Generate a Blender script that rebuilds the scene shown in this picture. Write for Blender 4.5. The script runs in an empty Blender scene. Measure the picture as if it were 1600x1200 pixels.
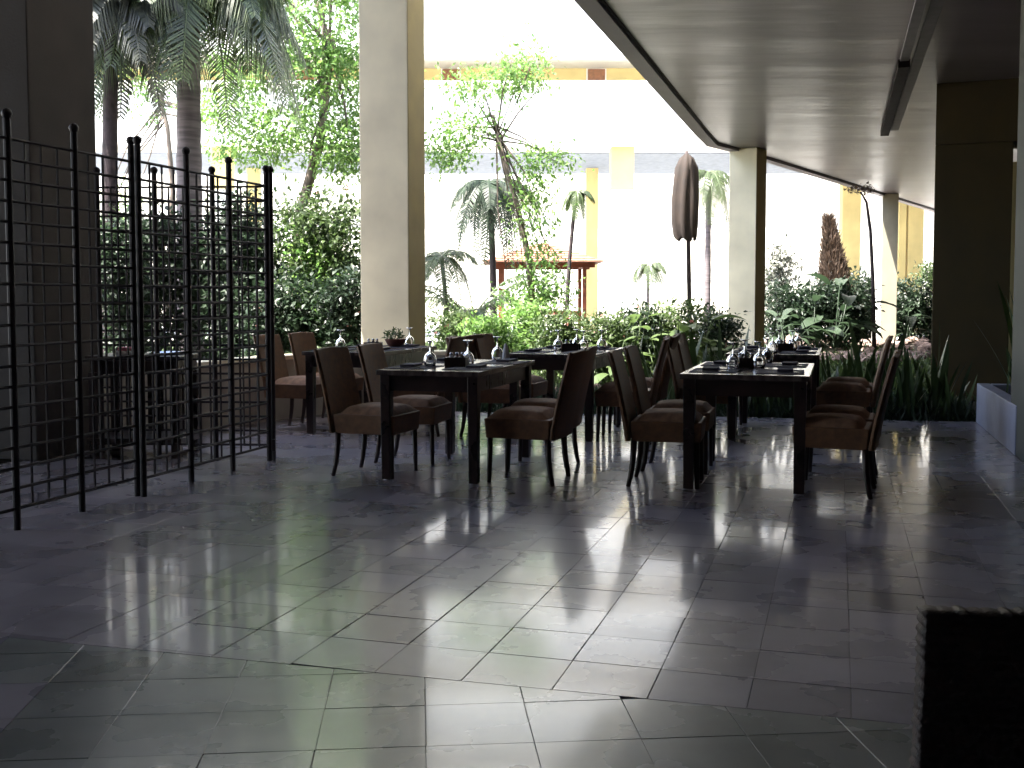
import bpy, math, random
import numpy as np
from mathutils import Vector, Matrix
R = math.radians
random.seed(11); rng = np.random.default_rng(11)
sc = bpy.context.scene
COL = sc.collection

# ------------------------------------------------------------------ camera, sky, sun, exposure
F_PX, CAM_H, PITCH, SHIFT = 1700.0, 1.24, R(3.2), -41/1600
cam_d = bpy.data.cameras.new('camera'); cam = bpy.data.objects.new('camera', cam_d); COL.objects.link(cam)
cam_d.sensor_width = 36; cam_d.lens = 36*F_PX/1600; cam_d.shift_y = SHIFT
cam_d.clip_start = 0.05; cam_d.clip_end = 1500
cam.location = (0, 0, CAM_H); cam.rotation_euler = (R(90)-PITCH, 0, 0)
sc.camera = cam
SUN_EL = R(66); SUN_TRAVEL = (0.90, 0.44)          # horizontal direction the light travels
w = bpy.data.worlds.new('World'); sc.world = w; w.use_nodes = True
nt = w.node_tree
sky = nt.nodes.new('ShaderNodeTexSky'); sky.sky_type = 'NISHITA'; sky.sun_disc = False
sky.sun_elevation = SUN_EL; sky.air_density = 1.0; sky.dust_density = 2.5
_az = math.atan2(-SUN_TRAVEL[0], -SUN_TRAVEL[1])   # compass azimuth of the sun, from +Y towards +X
sky.sun_rotation = _az
bg = nt.nodes['Background']; bg.inputs['Strength'].default_value = 0.15
nt.links.new(sky.outputs[0], bg.inputs[0])
sun_d = bpy.data.lights.new('sun', 'SUN'); sun_d.energy = 5.0; sun_d.angle = R(0.53); sun_d.color = (1.0, 0.95, 0.87)
sun = bpy.data.objects.new('sun', sun_d); COL.objects.link(sun)
_n = math.hypot(*SUN_TRAVEL)
_d = Vector((SUN_TRAVEL[0]/_n*math.cos(SUN_EL), SUN_TRAVEL[1]/_n*math.cos(SUN_EL), -math.sin(SUN_EL)))
sun.rotation_euler = _d.to_track_quat('-Z', 'Y').to_euler(); sun.location = (-20, -20, 40)
sc.view_settings.view_transform = 'Standard'; sc.view_settings.look = 'None'
sc.view_settings.gamma = 1.0; sc.view_settings.use_curve_mapping = False
sc.view_settings.exposure = 2.75
sc.render.engine = 'CYCLES'
sc.cycles.max_bounces = 10; sc.cycles.diffuse_bounces = 5; sc.cycles.transparent_max_bounces = 12

# ------------------------------------------------------------------ helpers
def ray(px, py):
    xc = (px-800)/F_PX; yc = (600-py)/F_PX + SHIFT*1600/F_PX
    return Vector((xc, math.cos(PITCH)+yc*math.sin(PITCH), yc*math.cos(PITCH)-math.sin(PITCH)))
def G(px, py, z=0.0):            # point of the photograph lying on a level plane
    r = ray(px, py); t = (z-CAM_H)/r.z
    return Vector((r.x*t, r.y*t, z))
def D(px, py, Y):                # point of the photograph at a given distance
    r = ray(px, py); t = Y/r.y
    return Vector((r.x*t, Y, CAM_H+r.z*t))
TH = R(16.7)
DIR = Vector((math.sin(TH), math.cos(TH), 0)); CRS = Vector((math.cos(TH), -math.sin(TH), 0))

MATS = {}
def mat(name, col, rough=.6, var=.12, scale=6, bump=.0, bscale=60, metal=0, spec=.5, rnd=0.0, col2=None, stretch=(1,1,1), detail=4):
    m = bpy.data.materials.new(name); m.use_nodes = True; MATS[name] = m
    t = m.node_tree; N = t.nodes; L = t.links; b = N['Principled BSDF']
    b.inputs['Metallic'].default_value = metal; b.inputs['Specular IOR Level'].default_value = spec
    tc = N.new('ShaderNodeTexCoord'); mp = N.new('ShaderNodeMapping'); mp.inputs['Scale'].default_value = stretch
    L.new(tc.outputs['Object'], mp.inputs[0])
    n = N.new('ShaderNodeTexNoise'); n.inputs['Scale'].default_value = scale; n.inputs['Detail'].default_value = detail
    L.new(mp.outputs[0], n.inputs['Vector'])
    cr = N.new('ShaderNodeValToRGB')
    c2 = col2 if col2 else tuple(max(0, c*(1-var*2.2)) for c in col)
    cr.color_ramp.elements[0].color = (*c2, 1); cr.color_ramp.elements[1].color = (*[min(1, c*(1+var)) for c in col], 1)
    cr.color_ramp.elements[0].position = .3; cr.color_ramp.elements[1].position = .68
    L.new(n.outputs['Fac'], cr.inputs[0]); out = cr.outputs[0]
    if rnd:
        oi = N.new('ShaderNodeObjectInfo'); hs = N.new('ShaderNodeHueSaturation')
        mr = N.new('ShaderNodeMapRange'); mr.inputs['To Min'].default_value = 1-rnd; mr.inputs['To Max'].default_value = 1+rnd
        L.new(oi.outputs['Random'], mr.inputs['Value']); L.new(mr.outputs[0], hs.inputs['Value']); L.new(out, hs.inputs['Color']); out = hs.outputs[0]
    L.new(out, b.inputs['Base Color'])
    r = N.new('ShaderNodeMapRange'); r.inputs['To Min'].default_value = rough*.8; r.inputs['To Max'].default_value = min(1, rough*1.25)
    L.new(n.outputs['Fac'], r.inputs['Value']); L.new(r.outputs[0], b.inputs['Roughness'])
    if bump:
        n2 = N.new('ShaderNodeTexNoise'); n2.inputs['Scale'].default_value = bscale; n2.inputs['Detail'].default_value = 5
        L.new(mp.outputs[0], n2.inputs['Vector'])
        bp = N.new('ShaderNodeBump'); bp.inputs['Strength'].default_value = bump; bp.inputs['Distance'].default_value = .01
        L.new(n2.outputs['Fac'], bp.inputs['Height']); L.new(bp.outputs[0], b.inputs['Normal'])
    return m
def leafmat(name, col, col2, trans=.35, rough=.45, spec=.4):
    m = bpy.data.materials.new(name); m.use_nodes = True; MATS[name] = m
    t = m.node_tree; N = t.nodes; L = t.links; b = N['Principled BSDF']; o = N['Material Output']
    g = N.new('ShaderNodeNewGeometry'); cr = N.new('ShaderNodeValToRGB')
    cr.color_ramp.elements[0].color = (*col2, 1); cr.color_ramp.elements[1].color = (*col, 1)
    oi = N.new('ShaderNodeObjectInfo'); ad = N.new('ShaderNodeMath'); ad.operation = 'ADD'
    mu = N.new('ShaderNodeMath'); mu.operation = 'MULTIPLY'; mu.inputs[1].default_value = .35
    L.new(oi.outputs['Random'], mu.inputs[0]); L.new(g.outputs['Random Per Island'], ad.inputs[0]); L.new(mu.outputs[0], ad.inputs[1])
    mu2 = N.new('ShaderNodeMath'); mu2.operation = 'MULTIPLY'; mu2.inputs[1].default_value = .78; L.new(ad.outputs[0], mu2.inputs[0])
    L.new(mu2.outputs[0], cr.inputs[0])
    L.new(cr.outputs[0], b.inputs['Base Color']); b.inputs['Roughness'].default_value = rough; b.inputs['Specular IOR Level'].default_value = spec
    tr = N.new('ShaderNodeBsdfTranslucent'); mx = N.new('ShaderNodeMixShader'); mx.inputs[0].default_value = trans
    hs = N.new('ShaderNodeHueSaturation'); hs.inputs['Value'].default_value = 1.6; hs.inputs['Saturation'].default_value = 1.1
    L.new(cr.outputs[0], hs.inputs['Color']); L.new(hs.outputs[0], tr.inputs[0])
    L.new(b.outputs[0], mx.inputs[1]); L.new(tr.outputs[0], mx.inputs[2]); L.new(mx.outputs[0], o.inputs[0])
    return m

class MB:
    def __init__(s): s.v = []; s.f = []; s.m = []
    def add(s, vs, fs, mi=0):
        o = len(s.v); s.v += [tuple(v) for v in vs]; s.f += [tuple(i+o for i in f) for f in fs]; s.m += [mi]*len(fs); return s
    def box(s, c, size, rz=0, mi=0, mis=None):
        x, y, z = [q/2 for q in size]; M = Matrix.Rotation(rz, 3, 'Z'); c = Vector(c)
        vs = [c+M@Vector((sx*x, sy*y, sz*z)) for sz in (-1, 1) for sy in (-1, 1) for sx in (-1, 1)]
        fs = [(0,2,3,1), (4,5,7,6), (0,1,5,4), (2,6,7,3), (0,4,6,2), (1,3,7,5)]  # bottom top -y +y -x +x
        o = len(s.v); s.v += [tuple(v) for v in vs]; s.f += [tuple(i+o for i in f) for f in fs]
        s.m += (mis if mis else [mi]*6); return s
    def prism(s, poly, z0, z1, mi=0, cham=0):
        n = len(poly); a = sum((poly[i][0]*poly[(i+1)%n][1]-poly[(i+1)%n][0]*poly[i][1]) for i in range(n))
        if a < 0: poly = poly[::-1]
        vs = [(p[0], p[1], z0) for p in poly]+[(p[0], p[1], z1-cham) for p in poly]
        fs = [tuple(range(n-1, -1, -1))]+[(i, (i+1)%n, n+(i+1)%n, n+i) for i in range(n)]
        if cham:
            cx = sum(p[0] for p in poly)/n; cy = sum(p[1] for p in poly)/n
            for p in poly:
                d = math.hypot(p[0]-cx, p[1]-cy) or 1; k = (d-cham*1.6)/d
                vs.append((cx+(p[0]-cx)*k, cy+(p[1]-cy)*k, z1))
            fs += [(n+i, n+(i+1)%n, 2*n+(i+1)%n, 2*n+i) for i in range(n)]+[tuple(range(2*n, 3*n))]
        else: fs.append(tuple(range(n, 2*n)))
        return s.add(vs, fs, mi)
    def tube(s, pts, rad, n=8, mi=0, cap=True):
        pts = [Vector(p) for p in pts]
        if not hasattr(rad, '__len__'): rad = [rad]*len(pts)
        vs = []; fs = []
        for i, p in enumerate(pts):
            d = (pts[min(i+1, len(pts)-1)]-pts[max(i-1, 0)]).normalized()
            a = Vector((0, 0, 1)) if abs(d.z) < .9 else Vector((1, 0, 0))
            u = d.cross(a).normalized(); v = d.cross(u).normalized()
            for k in range(n):
                t = 2*math.pi*k/n; vs.append(p+(u*math.cos(t)+v*math.sin(t))*rad[i])
        for i in range(len(pts)-1):
            for k in range(n): fs.append((i*n+k, (i+1)*n+k, (i+1)*n+(k+1)%n, i*n+(k+1)%n))
        if cap:
            fs.append(tuple(range(n))); fs.append(tuple((len(pts)-1)*n+k for k in range(n-1, -1, -1)))
        return s.add(vs, fs, mi)
    def lathe(s, prof, n=20, c=(0, 0, 0), mi=0):
        vs = []; fs = []
        for r_, z in prof:
            for k in range(n):
                t = 2*math.pi*k/n; vs.append((c[0]+r_*math.cos(t), c[1]+r_*math.sin(t), c[2]+z))
        for i in range(len(prof)-1):
            for k in range(n): fs.append((i*n+k, i*n+(k+1)%n, (i+1)*n+(k+1)%n, (i+1)*n+k))
        return s.add(vs, fs, mi)
    def mesh(s, name, mats, smooth=False):
        me = bpy.data.meshes.new(name); me.from_pydata(s.v, [], s.f)
        for m in (mats if isinstance(mats, (list, tuple)) else [mats]): me.materials.append(MATS[m] if isinstance(m, str) else m)
        me.polygons.foreach_set('material_index', s.m)
        if smooth: me.polygons.foreach_set('use_smooth', [True]*len(s.f))
        me.update(); return me
    def build(s, name, mats, parent=None, smooth=False, bevel=0, weld=False):
        o = link(name, s.mesh(name, mats, smooth), parent)
        if bevel:
            b = o.modifiers.new('bevel', 'BEVEL'); b.width = bevel; b.segments = 2; b.limit_method = 'ANGLE'
        return o
def link(name, me, parent=None, loc=None, rot=None, scale=None):
    o = bpy.data.objects.new(name, me); COL.objects.link(o)
    if parent is not None: o.parent = parent
    if loc is not None: o.location = loc
    if rot is not None: o.rotation_euler = rot
    if scale is not None: o.scale = scale
    return o
def tag(o, label=None, cat=None, group=None, kind=None):
    if label: o['label'] = label
    if cat: o['category'] = cat
    if group: o['group'] = group
    if kind: o['kind'] = kind
    return o
def empty(name, loc, rz=0, label=None, cat=None, group=None, kind=None):
    o = bpy.data.objects.new(name, None); COL.objects.link(o); o.location = loc; o.rotation_euler = (0, 0, rz); o.empty_display_size = .1
    return tag(o, label, cat, group, kind)
def copy_tree(src, loc, rz, label):
    def rec(o, par):
        c = o.copy(); COL.objects.link(c)
        if par is not None: c.parent = par
        for ch in o.children: rec(ch, c)
        return c
    r = rec(src, None); r.location = loc; r.rotation_euler = (0, 0, rz); r['label'] = label
    return r
def clip(poly, p, nrm):          # keep the side where (q-p).nrm >= 0
    out = []
    for i in range(len(poly)):
        a = poly[i]; b = poly[(i+1) % len(poly)]
        da = (a[0]-p[0])*nrm[0]+(a[1]-p[1])*nrm[1]; db = (b[0]-p[0])*nrm[0]+(b[1]-p[1])*nrm[1]
        if da >= 0: out.append(a)
        if (da >= 0) != (db >= 0):
            t = da/(da-db); out.append((a[0]+(b[0]-a[0])*t, a[1]+(b[1]-a[1])*t))
    return out

# ------------------------------------------------------------------ materials
def floor_material():
    m = mat('tile_cement', (.29, .272, .315), rough=.27, var=.13, scale=2.6, bump=.03, bscale=9, rnd=.22, detail=7)
    t = m.node_tree; ge = t.nodes.new('ShaderNodeNewGeometry'); mp = t.nodes['Mapping']
    t.links.new(ge.outputs['Position'], mp.inputs[0])      # veins and dirt run on from tile to tile
    b = m.node_tree.nodes['Principled BSDF']; b.inputs['Coat Weight'].default_value = .55; b.inputs['Coat Roughness'].default_value = .085; b.inputs['Coat IOR'].default_value = 1.5
    return m
floor_material()
_t = MATS['tile_cement'].copy(); _t.name = 'tile_green'; MATS['tile_green'] = _t
for _n2 in _t.node_tree.nodes:
    if _n2.type == 'VALTORGB': _n2.color_ramp.elements[0].color = (.14, .155, .148, 1); _n2.color_ramp.elements[1].color = (.235, .25, .245, 1)
mat('joint', (.10, .096, .105), .7)
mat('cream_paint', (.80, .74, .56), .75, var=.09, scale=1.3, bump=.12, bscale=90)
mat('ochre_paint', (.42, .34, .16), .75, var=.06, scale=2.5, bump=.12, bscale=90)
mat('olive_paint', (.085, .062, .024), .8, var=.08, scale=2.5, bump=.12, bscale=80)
mat('wall_plaster', (.42, .39, .33), .85, var=.12, scale=2, bump=.2, bscale=60)
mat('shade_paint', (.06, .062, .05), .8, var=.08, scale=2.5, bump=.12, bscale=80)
mat('soffit_shade', (.20, .23, .28), .8)  # grey-blue colour paints in the shade under the lowest hotel slab
mat('shaded_stucco', (.022, .018, .015), .9, bump=.2, bscale=60)  # grey stucco darkened to paint shade onto the pillar's near face
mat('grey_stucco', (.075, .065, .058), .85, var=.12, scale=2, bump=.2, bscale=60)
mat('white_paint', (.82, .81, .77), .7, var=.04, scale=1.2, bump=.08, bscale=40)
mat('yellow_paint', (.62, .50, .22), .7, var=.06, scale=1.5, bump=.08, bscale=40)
mat('ceiling_paint', (.185, .158, .175), .36, var=.18, scale=1.0, bump=.6, bscale=.7, stretch=(.3, 1.4, 1), detail=5)
MATS['ceiling_paint'].node_tree.nodes['Bump'].inputs['Distance'].default_value = .04
mat('fascia_paint', (.22, .195, .21), .6, var=.08, scale=3)
mat('seam', (.06, .05, .055), .8)
mat('dark_duct', (.014, .008, .008), .8, spec=.15)
mat('pale_duct', (.175, .155, .17), .6)
mat('blue_grey_paint', (.25, .265, .35), .55, var=.10, scale=5, bump=.1, bscale=60)
mat('iron', (.014, .008, .011), .5, metal=.0, spec=.4, bump=.05, bscale=120)
mat('dark_wood', (.030, .016, .014), .28, var=.3, scale=4, bump=.05, bscale=50, stretch=(1, 8, 1))
mat('table_top', (.08, .06, .056), .20, var=.25, scale=4, bump=.03, bscale=40, stretch=(6, 1, 1))
mat('wicker', (.17, .083, .036), .6, var=.14, scale=25, bump=.6, bscale=140)
mat('wicker_dark', (.026, .011, .008), .55, var=.35, scale=60, bump=.4, bscale=200)
mat('cushion', (.26, .155, .095), .85, var=.15, scale=20, bump=.15, bscale=200)
mat('leg_wood', (.035, .018, .014), .35)
mat('cloth_dark', (.035, .028, .045), .8, bump=.2, bscale=200)
mat('cloth_white', (.72, .72, .74), .85, bump=.1, bscale=200)
mat('cloth_pink', (.6, .2, .25), .85)
mat('ceramic_dark', (.06, .04, .045), .25)
mat('terracotta', (.16, .06, .04), .6)
mat('steel', (.6, .6, .62), .22, metal=1)
mat('soil', (.035, .026, .018), .95, var=.3, scale=3, bump=.6, bscale=14)
mat('lawn_ground', (.075, .095, .035), .95, var=.3, scale=2, bump=.6, bscale=20)
mat('pale_paving', (.62, .60, .55), .8, var=.08, scale=.6, bump=.1, bscale=10)
mat('stone_pink', (.30, .215, .18), .85, var=.3, scale=7, bump=.5, bscale=25, rnd=.5)
mat('bark', (.16, .125, .10), .9, var=.3, scale=9, bump=.7, bscale=30, stretch=(1, 1, .3))
mat('bark_dark', (.045, .032, .035), .9, var=.3, scale=9, bump=.5, bscale=30)
mat('palm_bark', (.17, .145, .15), .85, var=.2, scale=5, bump=.5, bscale=12, stretch=(.4, .4, 4))
mat('dry_thatch', (.17, .12, .09), .95, var=.35, scale=14, bump=.9, bscale=30, stretch=(4, 4, .4))
mat('brown_canvas', (.035, .024, .019), .9, var=.15, scale=6, bump=.2, bscale=40)
mat('red_timber', (.30, .085, .04), .65, var=.2, scale=10)
mat('roof_tile', (.36, .18, .12), .8, var=.2, scale=8)
mat('brown_door', (.24, .10, .045), .6, var=.15, scale=8)
mat('window_glass', (.05, .07, .09), .08)
leafmat('leaf_bright', (.19, .29, .09), (.06, .13, .04), trans=.42)
leafmat('leaf_mid', (.105, .15, .055), (.024, .045, .02), trans=.33)
leafmat('leaf_dark', (.038, .062, .032), (.011, .02, .013), trans=.25)
leafmat('leaf_palm', (.10, .14, .055), (.035, .05, .03), trans=.25, rough=.4, spec=.5)
leafmat('leaf_grey', (.10, .11, .085), (.04, .045, .04), trans=.15)
leafmat('leaf_sword', (.06, .09, .03), (.015, .03, .012), trans=.10, rough=.35)
leafmat('leaf_brown', (.15, .10, .07), (.06, .045, .035), trans=.1)
leafmat('petal', (.75, .30, .30), (.8, .62, .55), trans=.3)
gm = bpy.data.materials.new('clear_glass'); gm.use_nodes = True; MATS['clear_glass'] = gm
_b = gm.node_tree.nodes['Principled BSDF']; _b.inputs['Transmission Weight'].default_value = 1; _b.inputs['Roughness'].default_value = .02
_b.inputs['IOR'].default_value = 1.46; _b.inputs['Base Color'].default_value = (.97, .98, 1, 1)
def weave(name, s):               # woven relief for the chairs
    m = MATS[name]; t = m.node_tree; N = t.nodes; L = t.links; b = N['Principled BSDF']
    tc = N.new('ShaderNodeTexCoord'); bk = N.new('ShaderNodeTexChecker'); bk.inputs['Scale'].default_value = s
    L.new(tc.outputs['Object'], bk.inputs['Vector'])
    bp = N.new('ShaderNodeBump'); bp.inputs['Strength'].default_value = .5; bp.inputs['Distance'].default_value = .004
    L.new(bk.outputs['Fac'], bp.inputs['Height']); L.new(bp.outputs[0], b.inputs['Normal'])
weave('wicker', 90)

# ------------------------------------------------------------------ ground and floor
FAR_A, FAR_B = G(722, 643), G(1525, 659)                 # far edge of the terrace floor
WALL_A, WALL_B = G(158, 700), G(440, 655)                # line of the low wall
PLN_A, PLN_B = G(1525, 660), G(1590, 716)                # line of the planter wall
MID_A, MID_B = G(90, 1003), G(1335, 1123)                # joint between the two tile fields
def perp(a, b, side):            # normal of line ab pointing to the side of point `side`
    d = (b-a); n = Vector((-d.y, d.x, 0)).normalized()
    return n if (Vector(side)-a).dot(n) > 0 else -n
INS = (0, 5, 0)
nF = perp(FAR_A, FAR_B, INS); nW = perp(WALL_A, WALL_B, INS); nP = perp(PLN_A, PLN_B, INS); nM = perp(MID_A, MID_B, (0, 8, 0))

g = MB().add([(-300, -200, -.16), (300, -200, -.16), (300, 800, -.16), (-300, 800, -.16)], [(0, 1, 2, 3)])
tag(g.build('ground', 'pale_paving'), 'wide pale paved ground of the courtyard, bright in the sun', kind='structure')
bed = MB(); nx, ny = 60, 40
vs = []
for j in range(ny+1):
    for i in range(nx+1):
        x = -14+i*30/nx; y = 9.0+j*23.5/ny
        vs.append((x, y, -.10+.05*math.sin(x*1.7)*math.sin(y*1.3)+random.uniform(-.012, .012)))
bed.add(vs, [(j*(nx+1)+i, j*(nx+1)+i+1, (j+1)*(nx+1)+i+1, (j+1)*(nx+1)+i) for j in range(ny) for i in range(nx)])
tag(bed.build('garden_bed', 'soil', smooth=True), 'dark soil of the planted garden', kind='structure')

# the floor slab follows the far edge, the low wall and the planter wall
slab = [(-14, -13), (14, -13), (14, 30), (-14, 30)]
slab = clip(slab, FAR_A, nF); slab = clip(slab, WALL_A, nW)
m = MB().prism(slab, -.155, -.006)
floor = tag(m.build('floor', 'joint'), kind='structure')
T = .302
def tile_field(theta, origin, keep, jitter):
    d = Vector((math.sin(theta), math.cos(theta), 0)); c = Vector((math.cos(theta), -math.sin(theta), 0)); out = []
    for i in range(-50, 50):
        for j in range(-45, 55):
            ctr = origin+c*((i+.5)*T)+d*((j+.5)*T)
            if not (-7.5 < ctr.x < 7.2 and .6 < ctr.y < 12.3): continue
            h = T/2-.0013
            poly = [tuple((ctr+c*(sx*h)+d*(sy*h))[:2]) for sx, sy in ((-1, -1), (1, -1), (1, 1), (-1, 1))]
            full = True
            for p, n_ in keep:
                q = clip(poly, p, n_)
                if len(q) != 4 or any(abs(a[0]-b[0])+abs(a[1]-b[1]) > 1e-6 for a, b in zip(q, poly)): full = False
                poly = q
                if len(poly) < 3: break
            if len(poly) < 3: continue
            ar = abs(sum(poly[k][0]*poly[(k+1)%len(poly)][1]-poly[(k+1)%len(poly)][0]*poly[k][1] for k in range(len(poly))))/2
            if ar < .0015: continue
            out.append((ctr, theta, poly, full))
    return out
O1 = G(860, 1080); O2 = G(835, 1160)
tiles = tile_field(TH, O1, [(FAR_A-nF*-.003, nF), (WALL_A, nW), (PLN_A, nP), (MID_A+nM*.002, nM)], 0)
tiles += tile_field(R(-4.9), O2, [(WALL_A, nW), (PLN_A, nP), (MID_A-nM*.002, -nM)], 0)
def in_view(p):
    if p.y < 2.4: return False
    return abs(p.x/p.y) < .49
h = T/2-.0013
tile_g = MB().prism([(-h, -h), (h, -h), (h, h), (-h, h)], -.012, 0, cham=.0007).mesh('tile', 'tile_green')
tile_me = MB().prism([(-h, -h), (h, -h), (h, h), (-h, h)], -.012, 0, cham=.0007).mesh('tile', 'tile_cement')
vis = sorted([t for t in tiles if in_view(t[0])], key=lambda t: t[0].y)
near = vis[:296]; nearset = set(id(t) for t in near)
for ctr, th, poly, full in near:
    tx, ty, dz = random.gauss(0, .0017), random.gauss(0, .0017), random.uniform(-.0006, .0004)
    fg = abs(th-TH) > .1; mt_ = 'tile_green' if fg else 'tile_cement'
    if full: o = link('tile', tile_g if fg else tile_me, floor, (ctr.x, ctr.y, dz), (tx, ty, -th+random.gauss(0, .0018)), (random.choice((.991, 1.0, 1.004, 1.006)), random.choice((.990, 1.0, 1.004, 1.006)), 1))
    else:
        pl = [(p[0]-ctr.x, p[1]-ctr.y) for p in poly]
        o = link('tile', MB().prism(pl, -.012, 0, cham=.0007).mesh('tile', mt_), floor, (ctr.x, ctr.y, dz), (tx*.5, ty*.5, 0))
rest = MB()
for t in tiles:
    if id(t) in nearset: continue
    ctr, th, poly, full = t
    a, b, z0 = random.gauss(0, .0017), random.gauss(0, .0017), random.uniform(-.0006, .0004)
    n = len(poly); vs = [(p[0], p[1], -.012) for p in poly]+[(p[0], p[1], z0+a*(p[0]-ctr.x)+b*(p[1]-ctr.y)) for p in poly]
    ar = sum((poly[i][0]*poly[(i+1)%n][1]-poly[(i+1)%n][0]*poly[i][1]) for i in range(n))
    top = tuple(range(n, 2*n)); 
    if ar < 0: top = top[::-1]
    rest.add(vs, [top]+[(i, (i+1)%n, n+(i+1)%n, n+i) for i in range(n)])
tag(rest.build('tile_field', 'tile_cement', floor), kind='stuff')
# plain floor sheet behind and beside the tiled area in view
m = MB().add([(-14, -13, -.003), (14, -13, -.003), (14, .55, -.003), (-14, .55, -.003)], [(0, 1, 2, 3)])
tag(m.build('floor_behind', 'tile_cement'), kind='structure')

# ------------------------------------------------------------------ the building we stand in
CE = 1.24+2.69
E0 = Vector((.58, 9.88, 0)); EB = Vector((3.35, 19.0, 0)); E2 = Vector((13.3, 34.4, 0)); E3 = E2+Vector((10, 20, 0))
Em = E0-DIR*24
m = MB().prism([tuple(Em[:2]), tuple(EB[:2]), tuple(E2[:2]), tuple(E3[:2]), (34, 54), (34, -14), (Em.x, -14)], CE, CE+.28)
tag(m.build('ceiling', 'ceiling_paint'), kind='structure')
# lip along the edge of the ceiling
def strip(a, b, off0, off1, z0, z1, name, mt, parent=None):
    d = (b-a).normalized(); n = Vector((d.y, -d.x, 0))
    p = [a+n*off0, b+n*off0, b+n*off1, a+n*off1]
    return MB().prism([tuple(q[:2]) for q in p], z0, z1).build(name, mt, parent)
lip = MB()
def lipseg(mb, pts, off0, off1, z0, z1):
    nr = []
    for i in range(len(pts)):
        d = (pts[min(i+1, len(pts)-1)]-pts[max(i-1, 0)]).normalized() if 0 < i < len(pts)-1 else ((pts[1]-pts[0]) if i == 0 else (pts[-1]-pts[-2])).normalized()
        nr.append(Vector((d.y, -d.x, 0)))
    vs = []
    for p, n in zip(pts, nr):
        for of, z in ((off0, z0), (off1, z0), (off1, z1), (off0, z1)): vs.append((p.x+n.x*of, p.y+n.y*of, z))
    fs = []
    for i in range(len(pts)-1):
        for k in range(4): fs.append((i*4+k, i*4+(k+1) % 4, (i+1)*4+(k+1) % 4, (i+1)*4+k))
    fs += [(0, 3, 2, 1), tuple(len(vs)-4+k for k in range(4))]
    mb.add(vs, fs)
epts = [Em, E0, EB-Vector((.35, 1.1, 0)), EB+Vector((.08, .25, 0)), EB+(E2-EB)*.08, E2, E3]
lipseg(lip, epts, -.02, .17, CE-.05, CE+.29)
tag(lip.build('ceiling_edge', 'fascia_paint'), kind='structure')
seam = MB(); lipseg(seam, epts, .175, .20, CE-.012, CE+.01)
tag(seam.build('ceiling_groove', 'seam'), kind='structure')
# storey above and the high slab over the left bay
m = MB().prism([tuple((Em+CRS*.6)[:2]), tuple((EB+CRS*.6)[:2]), (13.9, 33.6), (34, 50), (34, -14), (Em.x+1, -14)], CE+.281, 10.5)
tag(m.build('upper_storey', 'white_paint'), kind='structure')
m = MB().prism([(-16, -14), (-2, -14), tuple((E0+DIR*-8+CRS*.55)[:2]), tuple((G(640, 634)+DIR*1.3+CRS*4.5)[:2]), tuple((G(640, 634)+DIR*1.3-CRS*1.9)[:2]), (-4.95, 9.7), (-16, 9.9)], 6.6, 6.9)  # unseen slab; overhang drawn out to keep sun off column and low wall
tag(m.build('high_ceiling', 'fascia_paint'), kind='structure')
m = MB().prism([tuple((E0+DIR*4.5-CRS*1.9)[:2]), tuple((EB-CRS*1.9)[:2]), (7.3, 25.0), (8.9, 24.0), tuple((EB+CRS*.55)[:2]), tuple((E0+DIR*4.5+CRS*.55)[:2])], 6.35, 6.59)  # unseen slab added to shade the front of the second cream column
tag(m.build('shade_slab', 'white_paint'), kind='structure')
# walls round the room behind the camera
m = MB().box((0, -13.2, 3.3), (28, .3, 6.6)); tag(m.build('back_wall', 'grey_stucco'), kind='structure')
m = MB().prism([(-6.1, 9.55), (-6.1, 9.85), (-9.35, 9.6), (-9.35, 9.3)], -.15, 6.598); tag(m.build('end_wall', 'grey_stucco'), kind='structure')  # unseen wall added against light flooding in left of the pillar
m = MB().box((-13.2, -4.6, 3.3), (.3, 17.0, 6.6)); tag(m.build('left_wall', 'grey_stucco'), kind='structure')  # stops short; the gap left is sized to let in side light
m = MB().box((9.2, -2.4, 1.965), (.3, 21.2, 3.93)); tag(m.build('right_wall', 'grey_stucco'), kind='structure')
m = MB().prism([(9.05, 8.2), (9.35, 8.2), (19, 36), (18.7, 36)], -.15, CE-.002); tag(m.build('side_wall', 'olive_paint'), kind='structure')

def column(corner, w_, d_, ang, z0, z1, mats, label, right=True):
    # corner: near corner shared by the front face and the visible side face; +x local = cross, +y = along
    a = empty('column', (corner.x, corner.y, 0), -ang, label, 'column')
    cx = -w_/2 if right else w_/2
    MB().box((cx, d_/2, (z0+z1)/2), (w_, d_, z1-z0), mis=[0, 0, 0, 0, 1 if not right else 0, 1 if right else 0]).build('shaft', mats, a, bevel=.012)
    return a
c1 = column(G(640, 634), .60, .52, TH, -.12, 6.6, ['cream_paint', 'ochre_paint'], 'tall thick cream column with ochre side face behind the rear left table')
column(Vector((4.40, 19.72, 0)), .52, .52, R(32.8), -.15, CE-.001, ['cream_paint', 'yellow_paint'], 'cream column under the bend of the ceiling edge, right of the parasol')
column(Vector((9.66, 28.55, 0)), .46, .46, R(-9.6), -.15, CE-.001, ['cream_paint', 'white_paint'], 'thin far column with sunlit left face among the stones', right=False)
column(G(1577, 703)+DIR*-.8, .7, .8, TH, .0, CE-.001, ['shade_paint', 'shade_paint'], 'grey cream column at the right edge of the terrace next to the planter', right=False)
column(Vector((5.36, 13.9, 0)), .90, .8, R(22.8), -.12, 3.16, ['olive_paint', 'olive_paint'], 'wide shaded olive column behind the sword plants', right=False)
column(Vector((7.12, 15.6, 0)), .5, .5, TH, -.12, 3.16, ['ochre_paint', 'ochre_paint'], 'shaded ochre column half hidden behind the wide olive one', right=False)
b = MB().box((3.1, .4, (3.162+CE)/2-.001), (6.2, .8, CE-3.162-.004)).build('beam', 'olive_paint'); b.location = (5.36, 13.9, 0); b.rotation_euler = (0, 0, -R(22.8)); tag(b, kind='structure')
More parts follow.
